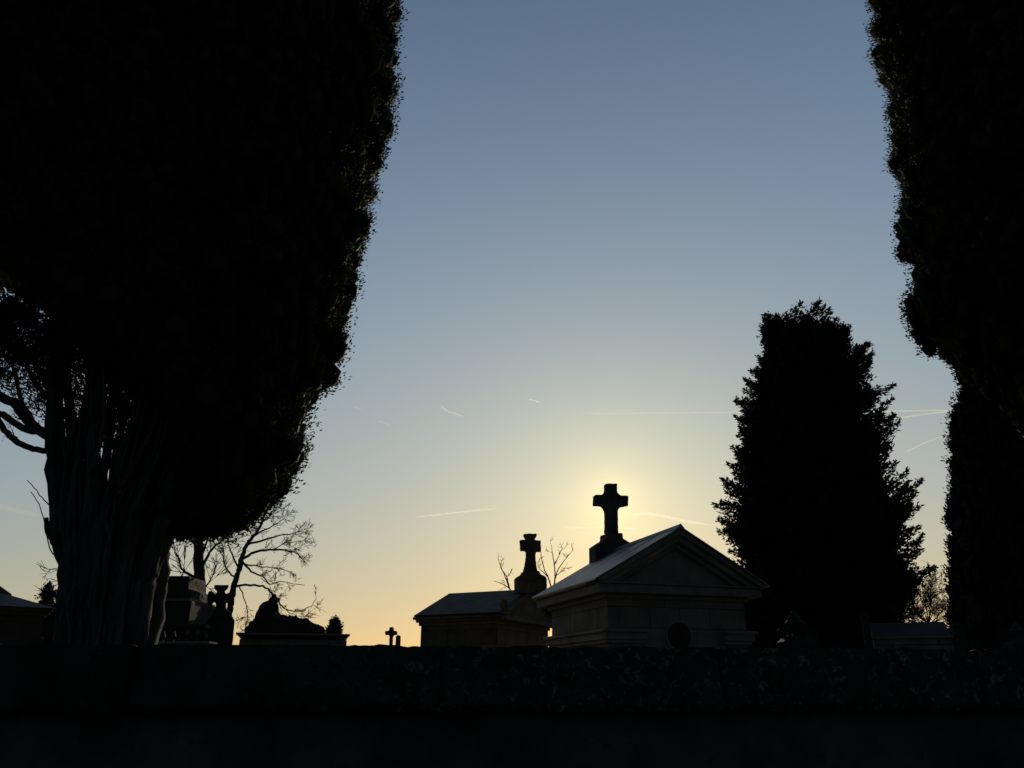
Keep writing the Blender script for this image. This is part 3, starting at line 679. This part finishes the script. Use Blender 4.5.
for k in range(30):   # thin suckers and stringy strips running up the stems
    a = -math.pi * rng.uniform(.02, .98); r0 = rng.uniform(.9, 1.1); c, s_ = math.cos(a) * r0 * .78 + .04, math.sin(a) * r0; z0 = rng.uniform(.6, 3.6); z1 = z0 + rng.uniform(1.2, 3.4); pts = []
    for j in range(7):
        z = z0 + (z1 - z0) * j / 6; cx_, rx_ = stemc(z); pts.append((cx_ + rx_ * (c + .06 * math.sin(j * 1.3 + k)) + rng.gauss(0, .015), ay + (.36 + .07 * z) * s_ + rng.gauss(0, .02), z))
    mb = MB(); limb(mb, pts, rng.uniform(.014, .035), .008, seg=6, sub=5, jit=.006, rng=rng); mb.build('sucker', BARK, t, smooth=True)
def z7(pts): return [(x / 6.4, 360 + y / 6.4) for x, y in pts]
def limb_px(mb, pts, Y, r0, r1, dy=0, **k):
    n = len(pts); return limb(mb, [at(x, y, Y + dy * i / max(1, n - 1)) for i, (x, y) in enumerate(pts)], r0, r1, **k)
for pts, r0, r1, dy in ((z7([(520, 600), (420, 585), (350, 582), (270, 578), (190, 560), (100, 515), (30, 450), (-10, 380), (-40, 300), (-60, 200)]), .036, .03, -.5),
                        (z7([(520, 570), (400, 520), (330, 490), (250, 460), (170, 450), (90, 400), (20, 350), (-40, 330), (-120, 250)]), .042, .034, .3),
                        (z7([(520, 640), (390, 550), (300, 480), (220, 430), (150, 350), (100, 280), (30, 250), (-50, 190), (-90, 80)]), .06, .05, .1),
                        (z7([(460, 560), (350, 500), (250, 450), (200, 370), (150, 290), (120, 200), (100, 60)]), .035, .02, .2),
                        (z7([(480, 380), (380, 300), (300, 240), (230, 150), (180, 60), (150, -60)]), .035, .018, .2)):
    mb = MB(); limb_px(mb, pts, 7.85, r0, r1, dy, seg=8, jit=.006, rng=rng); mb.build('limb', DBARK, t, smooth=True)
mb = MB(); P_ = limb_px(mb, [(84, 574), (68, 566), (60, 555), (53, 542), (48, 530), (46, 518)], 7.8, .036, .024, -.1, seg=8, jit=.004, rng=rng); mb.build('limb', DBARK, t)
mb = MB(); limb_px(mb, [(72, 556), (66, 548), (61, 536), (57, 526), (56, 517)], 7.75, .02, .011, -.1, seg=7, jit=.004, rng=rng); mb.build('limb', DBARK, t)
def twig_obj(path, r0, r1, n=0):
    mb = MB(); P_ = limb_px(mb, path, 7.8, r0, r1, -.1, seg=5, jit=.005, rng=rng)
    for k in range(n): twig(mb, rng, P_[rng.randint(3, len(P_) - 1)], Vector((rng.uniform(-.8, .1), 0, rng.uniform(-.7, .5))), rng.uniform(.06, .16), .004, 1, up=0, rmin=.002)
    mb.build('twig', DBARK, t)
twig_obj([(80, 530), (66, 520), (54, 509), (44, 500), (36, 490), (27, 480)], .009, .004)
twig_obj([(80, 574), (64, 566), (55, 556), (49, 546), (46, 532), (42, 512), (35, 498), (31, 492)], .008, .004)
twig_obj([(80, 574), (64, 570), (56, 569), (48, 569), (40, 566)], .006, .003, 5)
twig_obj([(80, 590), (66, 582), (58, 584), (50, 588)], .005, .003, 4)
for path in ([(130, 380), (112, 372), (100, 360)], [(110, 500), (90, 480), (84, 468)], [(250, 330), (220, 270), (180, 230), (150, 200)], [(300, 280), (240, 260), (200, 262), (170, 240)], [(290, 330), (250, 300), (240, 220), (262, 170)]):
    twig_obj(z7(path), .009, .004, 3)

# near cypress at the upper right
ax2, ay2 = 7.6, 9.0
t = thing('cypress_tree', 'large cypress crown overhanging the upper right corner', 'tree', (ax2, ay2, 0))
P2 = profile_from([(868, -40), (870, 5), (874, 30), (872, 62), (884, 75), (886, 100), (893, 125), (894, 165), (898, 182), (902, 205), (898, 230), (901, 250), (914, 268), (916, 290), (906, 312), (908, 328), (922, 343), (945, 360), (970, 378), (995, 402), (1024, 428)], ax2, ay2)
P2 = [(P2[0][0] - .45, P2[0][1] * .5), (P2[0][0] - .2, P2[0][1])] + P2
zt2 = 14.0
def R2(z, ph):
    r_ = interp(P2, z) if z < P2[-1][0] else P2[-1][1] * max(0, 1 - ((z - P2[-1][0]) / (zt2 - P2[-1][0])) ** 2)
    return (r_ + .05) * (1.0 if math.cos(ph) < .3 else 1.15)
crown('crown', t, ax2, ay2, R2, lambda ph: P2[0][0] - .1, zt2, CYP, 23, 3400, 140, .15, (.042, .02), inset=.3, lump=.075, upb=.8, out=.7, stretch=1.2, spikes=600, spike_len=.16, spike_n=60, spike_w=.05, spike_in=.2, lump_s=2.3)
mb = MB(); limb(mb, [(ax2, ay2, -.05), (ax2 + .05, ay2, 2), (ax2 - .05, ay2, 5), (ax2, ay2, 10)], .34, .1, seg=14); mb.build('trunk', BARK, t, smooth=True)
for k in range(5):
    a = k * 1.3 + .4; mb = MB(); limb(mb, [(ax2, ay2, 3.2 + k * .2), (ax2 + .5 * math.cos(a), ay2 + .5 * math.sin(a), 4.2), (ax2 + 1.0 * math.cos(a), ay2 + 1.0 * math.sin(a), 5.8)], .09, .04, seg=8); mb.build('limb', BARK, t)

# columnar cypress at right edge
ax3, ay3 = at(1042, 682, 14.0).x, 14.0
t = thing('columnar_cypress', 'dense straight sided columnar cypress at the right edge', 'tree', (ax3, ay3, 0))
P3 = profile_from([(949, 645), (947, 600), (949, 560), (947, 520), (948, 470), (950, 430), (954, 408), (961, 396)], ax3, ay3)
P3 += [(P3[-1][0] + .2, P3[-1][1] * .8), (P3[-1][0] + .42, .25), (P3[-1][0] + .5, .03)]
crown('crown', t, ax3, ay3, lambda z, ph: interp(P3, z) + .04, lambda ph: .5, P3[-1][0] + .2, CYP2, 31, 2300, 80, .11, (.06, .028), inset=.14, lump=.02, upb=1, out=.35, stretch=1.6, spikes=200, spike_len=.1, spike_w=.04, spike_in=.12, lump_s=2.2)
mb = MB(); limb(mb, [(ax3, ay3, -.05), (ax3, ay3, 2), (ax3, ay3, 5.5)], .22, .08, seg=12); mb.build('trunk', BARK, t, smooth=True)

# broad conical tree
ax4, ay4 = at(822, 682, 20.0).x, 20.0
t = thing('conical_tree', 'ragged conical evergreen standing right of the chapel', 'tree', (ax4, ay4, 0))
L4 = profile_from([(732, 645), (734, 600), (733, 575), (738, 556), (727, 536), (722, 525), (733, 500), (738, 482), (743, 450), (749, 430), (754, 400), (761, 380), (767, 358), (774, 340), (788, 328), (800, 320), (812, 316)], ax4, ay4)
R4 = profile_from([(905, 645), (912, 622), (922, 600), (928, 585), (925, 562), (910, 548), (916, 530), (921, 505), (908, 492), (897, 495), (893, 473), (900, 453), (896, 430), (884, 412), (880, 395), (873, 372), (864, 350), (854, 332), (840, 320), (828, 314)], ax4, ay4)
for Q in (L4, R4): Q += [(Q[-1][0] + .1, .35), (Q[-1][0] + .22, .05)]
def RR4(z, ph):
    tk = min(1, max(0, (z - (L4[-1][0] - 3.2)) / 2.2)); l, r_ = interp(L4, z) - .3 * tk, interp(R4, z) + .38 * tk; f = (1 + math.cos(ph)) / 2; tier = ((z * 1.35 + .5 * math.sin(ph * 2 + z)) % 1.0)
    return max(.02, (l * (1 - f) + r_ * f) - .2 - .24 * tier - .26 * min(1, max(0, (z - (L4[-1][0] - 2.6)) / 2.0)))
crown('crown', t, ax4, ay4, RR4, lambda ph: .7, L4[-1][0] - .3, CYP2, 47, 2300, 70, .17, (.10, .042), inset=.3, lump=.05, upb=.9, out=.6, stretch=1.3, spikes=1000, spike_len=.62, spike_n=120, spike_w=.11, spike_in=.2, lump_s=2)
mb = MB(); limb(mb, [(ax4, ay4, -.05), (ax4, ay4, 3), (ax4, ay4, 9.5)], .3, .05, seg=12); mb.build('trunk', BARK, t, smooth=True)

# bare deciduous trees
def bare(name, label, base, limbs, Y, seed, tw, trunk=None, rm=.004, lev=2, twlen=.5, up=.2):
    rng = random.Random(seed); t = thing(name, label, 'tree', (base.x, base.y, 0)); mbt = MB(); mbb = MB()
    if trunk:
        pts, r0, r1 = trunk; P_ = [at(x, y, Y) for x, y in pts]; P_ = [Vector((P_[0].x, P_[0].y, -.05))] + P_; limb(mbt, P_, r0, r1, seg=10, jit=.012, rng=rng); mbt.build('trunk', DBARK, t, smooth=True)
    for pts, r0, r1, dy in limbs:
        P_ = [at(x, y, Y + dy * i / (len(pts) - 1)) for i, (x, y) in enumerate(pts)]
        P_ = limb(mbb, P_, r0, r1, seg=5, jit=.012, rng=rng)
        n = len(P_)
        for k in range(tw):
            i = rng.randint(max(1, n // 4), n - 1); d = (P_[i] - P_[i - 1]).normalized()
            d = (d + Vector((rng.gauss(0, .6), rng.gauss(0, .6), rng.gauss(0, .6)))).normalized()
            twig(mbb, rng, P_[i], d, twlen * rng.uniform(.5, 1.2), max(rm, r1 * .8), lev, up=up, rmin=rm, seg=3)
    mbb.build('branches', DBARK, t); return t
YB = 14.0
bare('bare_tree', 'bare leafless tree with drooping branches behind the gabled stele', at(231, 640, YB), [
    (z2([(285, 262), (302, 205), (318, 160), (345, 128), (368, 90), (388, 40), (402, 0), (415, -30)]), .05, .012, .3),
    (z2([(300, 215), (350, 190), (420, 183), (490, 190), (515, 210), (530, 225)]), .03, .006, -.4),
    (z2([(318, 165), (400, 140), (470, 125), (522, 113)]), .026, .005, .3), (z2([(345, 130), (400, 100), (450, 72)]), .022, .005, .5),
    (z2([(410, 184), (460, 158), (542, 148)]), .012, .004, -.3), (z2([(300, 225), (335, 262), (375, 280), (402, 308), (440, 300), (530, 312)]), .022, .005, -.5),
    (z2([(310, 235), (360, 243), (420, 248), (480, 262)]), .018, .004, .5), (z2([(272, 315), (330, 311), (388, 320), (410, 345), (432, 372), (462, 400), (502, 405), (550, 390), (571, 358)]), .024, .005, -.2),
    (z2([(290, 318), (310, 368), (322, 420), (312, 470)]), .013, .004, .2), (z2([(460, 400), (490, 420), (530, 428)]), .008, .004, -.2),
    (z2([(288, 250), (262, 200), (250, 150), (252, 100)]), .022, .006, .5), (z2([(280, 290), (240, 250), (232, 180), (215, 140)]), .02, .005, .3),
    (z2([(368, 90), (420, 40), (440, 0)]), .012, .004, .2)], YB, 5, 9,
    (z2([(245, 540), (250, 440), (256, 380), (272, 315), (285, 268), (300, 210)]), .08, .042), rm=.003, lev=2, twlen=.22, up=.08)
bare('bare_tree', 'straight dark trunked tree seen just left of the gabled stele', at(198, 640, 14.5), [
    (z2([(142, 200), (125, 160), (100, 130), (80, 100)]), .04, .012, .2), (z2([(146, 290), (100, 270), (75, 240), (66, 200)]), .04, .012, -.2), (z2([(150, 255), (185, 185), (225, 150), (240, 110)]), .035, .012, .2),
    (z2([(146, 320), (110, 330), (80, 280)]), .03, .01, .1), (z2([(150, 210), (170, 150), (180, 100)]), .03, .01, .1), (z2([(150, 330), (185, 290), (205, 240)]), .02, .008, -.2)], 14.5, 9, 6,
    (z2([(150, 540), (148, 440), (146, 330), (143, 240), (141, 160), (138, 80)]), .14, .08), rm=.006, lev=1, twlen=.5, up=.1)
bare('bare_tree', 'faint bare twigs rising behind the slate roof, left of the stubby cross', at(505, 640, 32), [
    (z3([(452, 520), (440, 470), (420, 420), (400, 372)]), .04, .01, 0), (z3([(445, 480), (415, 462), (378, 448)]), .03, .008, 0), (z3([(440, 470), (430, 430), (408, 395), (412, 365)]), .03, .008, 0), (z3([(450, 500), (430, 440), (445, 425)]), .025, .008, 0)], 32, 15, 2, (z3([(455, 700), (453, 560), (452, 520)]), .12, .04), rm=.007, lev=1, twlen=.3, up=0)
bare('bare_tree', 'faint bare twigs between the stubby cross and the zinc roof', at(553, 640, 32), [
    (z3([(620, 520), (605, 450), (585, 405), (572, 360), (571, 335)]), .04, .01, 0), (z3([(612, 500), (626, 440), (622, 380), (616, 335), (612, 305)]), .04, .01, 0), (z3([(626, 440), (640, 400), (672, 355), (702, 322)]), .03, .008, 0),
    (z3([(622, 385), (640, 350), (658, 312)]), .022, .008, 0), (z3([(595, 430), (562, 395), (556, 370)]), .025, .008, 0), (z3([(625, 430), (650, 412), (665, 400)]), .02, .008, 0)], 32, 16, 3, (z3([(622, 700), (621, 560), (620, 520)]), .12, .04), rm=.007, lev=1, twlen=.32, up=0)
def z6(pts): return [(760 + x / 3.879, 560 + y / 3.879) for x, y in pts]
rng = random.Random(77); lm = []
for k in range(24):
    a = math.radians(rng.uniform(5, 175)); ll = rng.uniform(80, 150)
    lm.append((z6([(655, 250), (655 + .5 * ll * math.cos(a), 250 - .6 * ll * math.sin(a)), (655 + ll * math.cos(a) * .75, 250 - 1.1 * ll * math.sin(a))]), .016, .006, rng.uniform(-.6, .6)))
bare('bare_tree', 'fine twiggy bare bush glowing between the conical tree and columnar cypress', at(928, 640, 25), lm, 25, 21, 7, (z6([(655, 330), (655, 290), (655, 250)]), .07, .03), rm=.0055, lev=2, twlen=.42, up=.05)

# small bushes
def bush(label, px, py_top, w_px, Y, seed, name='small_shrub', spk=170):
    c = at(px, 640, Y); o = thing(name, label, 'shrub', (c.x, c.y, 0)); zt_ = z_at(py_top, Y); R = w_px / 2 / 800 * Y; zc_ = zt_ - R * 1.0
    f = lambda z, ph: R * max(.15, 1 - max(0, (z - zc_) / (zt_ - zc_)) ** 2.4) * (1 if z > zc_ - R else .75)
    crown('crown', o, c.x, c.y, f, lambda ph: .9, zt_, BUSH, seed, 260, 60, R * .3, (.09, .035), inset=R * .35, lump=.18, upb=.9, out=.6, stretch=1.3, spikes=spk, spike_len=.28, lump_s=3, blob=.5, spike_w=.05)
    mb = MB(); limb(mb, [(c.x, c.y, -.03), (c.x + .02, c.y, .6), (c.x, c.y, zc_)], .07, .03, seg=8); mb.build('trunk', DBARK, o)
bush('small rounded shrub peeking over the right end of the rocky tomb slab', 333, 622, 14, 18, 61)
bush('small dark shrub rising behind the roof of the far left tomb house', 38, 588, 13, 18, 62, spk=60)
bush('low dark shrub between the tomb house and the huge cypress trunk', 52, 606, 30, 17, 63, spk=160)

# ------------------------------------------------------------------ vapour trails, real plumes of thin ice cloud at height
def vap(dens):
    m = bpy.data.materials.new('ice_crystal_vapour'); m.use_nodes = True; t = m.node_tree; t.nodes.remove(t.nodes['Principled BSDF'])
    v = t.nodes.new('ShaderNodeVolumePrincipled'); v.inputs['Color'].default_value = (1, .99, .97, 1); v.inputs['Density'].default_value = dens; v.inputs['Anisotropy'].default_value = .55
    t.links.new(v.outputs[0], t.nodes['Material Output'].inputs['Volume']); return m
FARD = 20000.0
def trail(pts, w0, w1, dens, label, seed, name='vapour_trail', cat='vapour trail', grp='vapour trails in the sky'):
    rng = random.Random(seed); P_ = [at(x, y, FARD) for x, y in pts]; P_ = smooth_path(P_, 8); n = len(P_); mb = MB(); s_ = FARD / 780 * .5
    rad = []
    for i in range(n):
        f = i / (n - 1); r_ = (w0 + (w1 - w0) * f) * s_; r_ *= min(1, f * 6 + .08) * min(1, (1 - f) * 6 + .08) * rng.uniform(.93, 1.07); rad.append(max(r_, s_ * .08))
    c = P_[0]; tube(mb, P_, rad, 8); o = mb.build(name, vap(dens), None, tuple(c)); tag(o, label, cat, grp)
trail([(414, 517), (440, 514.5), (470, 511), (500, 508.5)], 1.6, 1.4, 0.01040, 'thin bright vapour trail left of and above the stubby cross', 1)
trail([(562, 527), (580, 527.6), (600, 528), (640, 528.5)], 1.5, 1.8, 0.01300, 'short glowing vapour trail behind the tall cross shaft', 2)
trail([(630, 515.5), (645, 513.5), (662, 516), (685, 521), (716, 526)], 3.6, 2.8, 0.0034, 'wispy curved vapour streak right of the tall cross', 3)
trail([(440, 405), (447, 411), (455, 413.5), (463, 417)], 1.5, 1.2, 0.00910, 'short slanting wisp high above the left chapel', 4)
trail([(528, 399), (534, 400.5), (541, 403)], 1.7, 1.0, 0.01040, 'tiny bright wisp alone in the mid sky', 5)
trail([(575, 413.5), (660, 413), (748, 412.3)], .9, 1.1, 0.0065, 'faint level vapour trail running left from the conical tree', 6)
trail([(860, 411.5), (900, 411), (956, 410)], 1.3, 1.5, 0.022, 'bright level vapour trail between conical tree and columnar cypress', 7)
trail([(880, 421.5), (905, 417), (930, 413.5), (956, 410.5)], 1.4, 1.3, 0.019, 'rising vapour trail crossing just under the bright level one', 8)
trail([(903, 453), (925, 443), (948, 434)], 1.5, 1.1, 0.009, 'faint slanting vapour trail lowest right of the conical tree', 9)
trail([(-30, 504), (0, 507), (20, 511), (42, 517)], 8, 4, 0.00117, 'soft broad cloud wisp low at the left edge', 10, 'cloud_wisp', 'cloud', None)
trail([(354, 407), (362, 409.5)], 1.4, 1.0, 0.00520, 'small faint wisp nearest the huge cypress', 12)
trail([(378, 421), (390, 425)], 1.4, 1.0, 0.00520, 'small faint wisp below another near the huge cypress', 13)
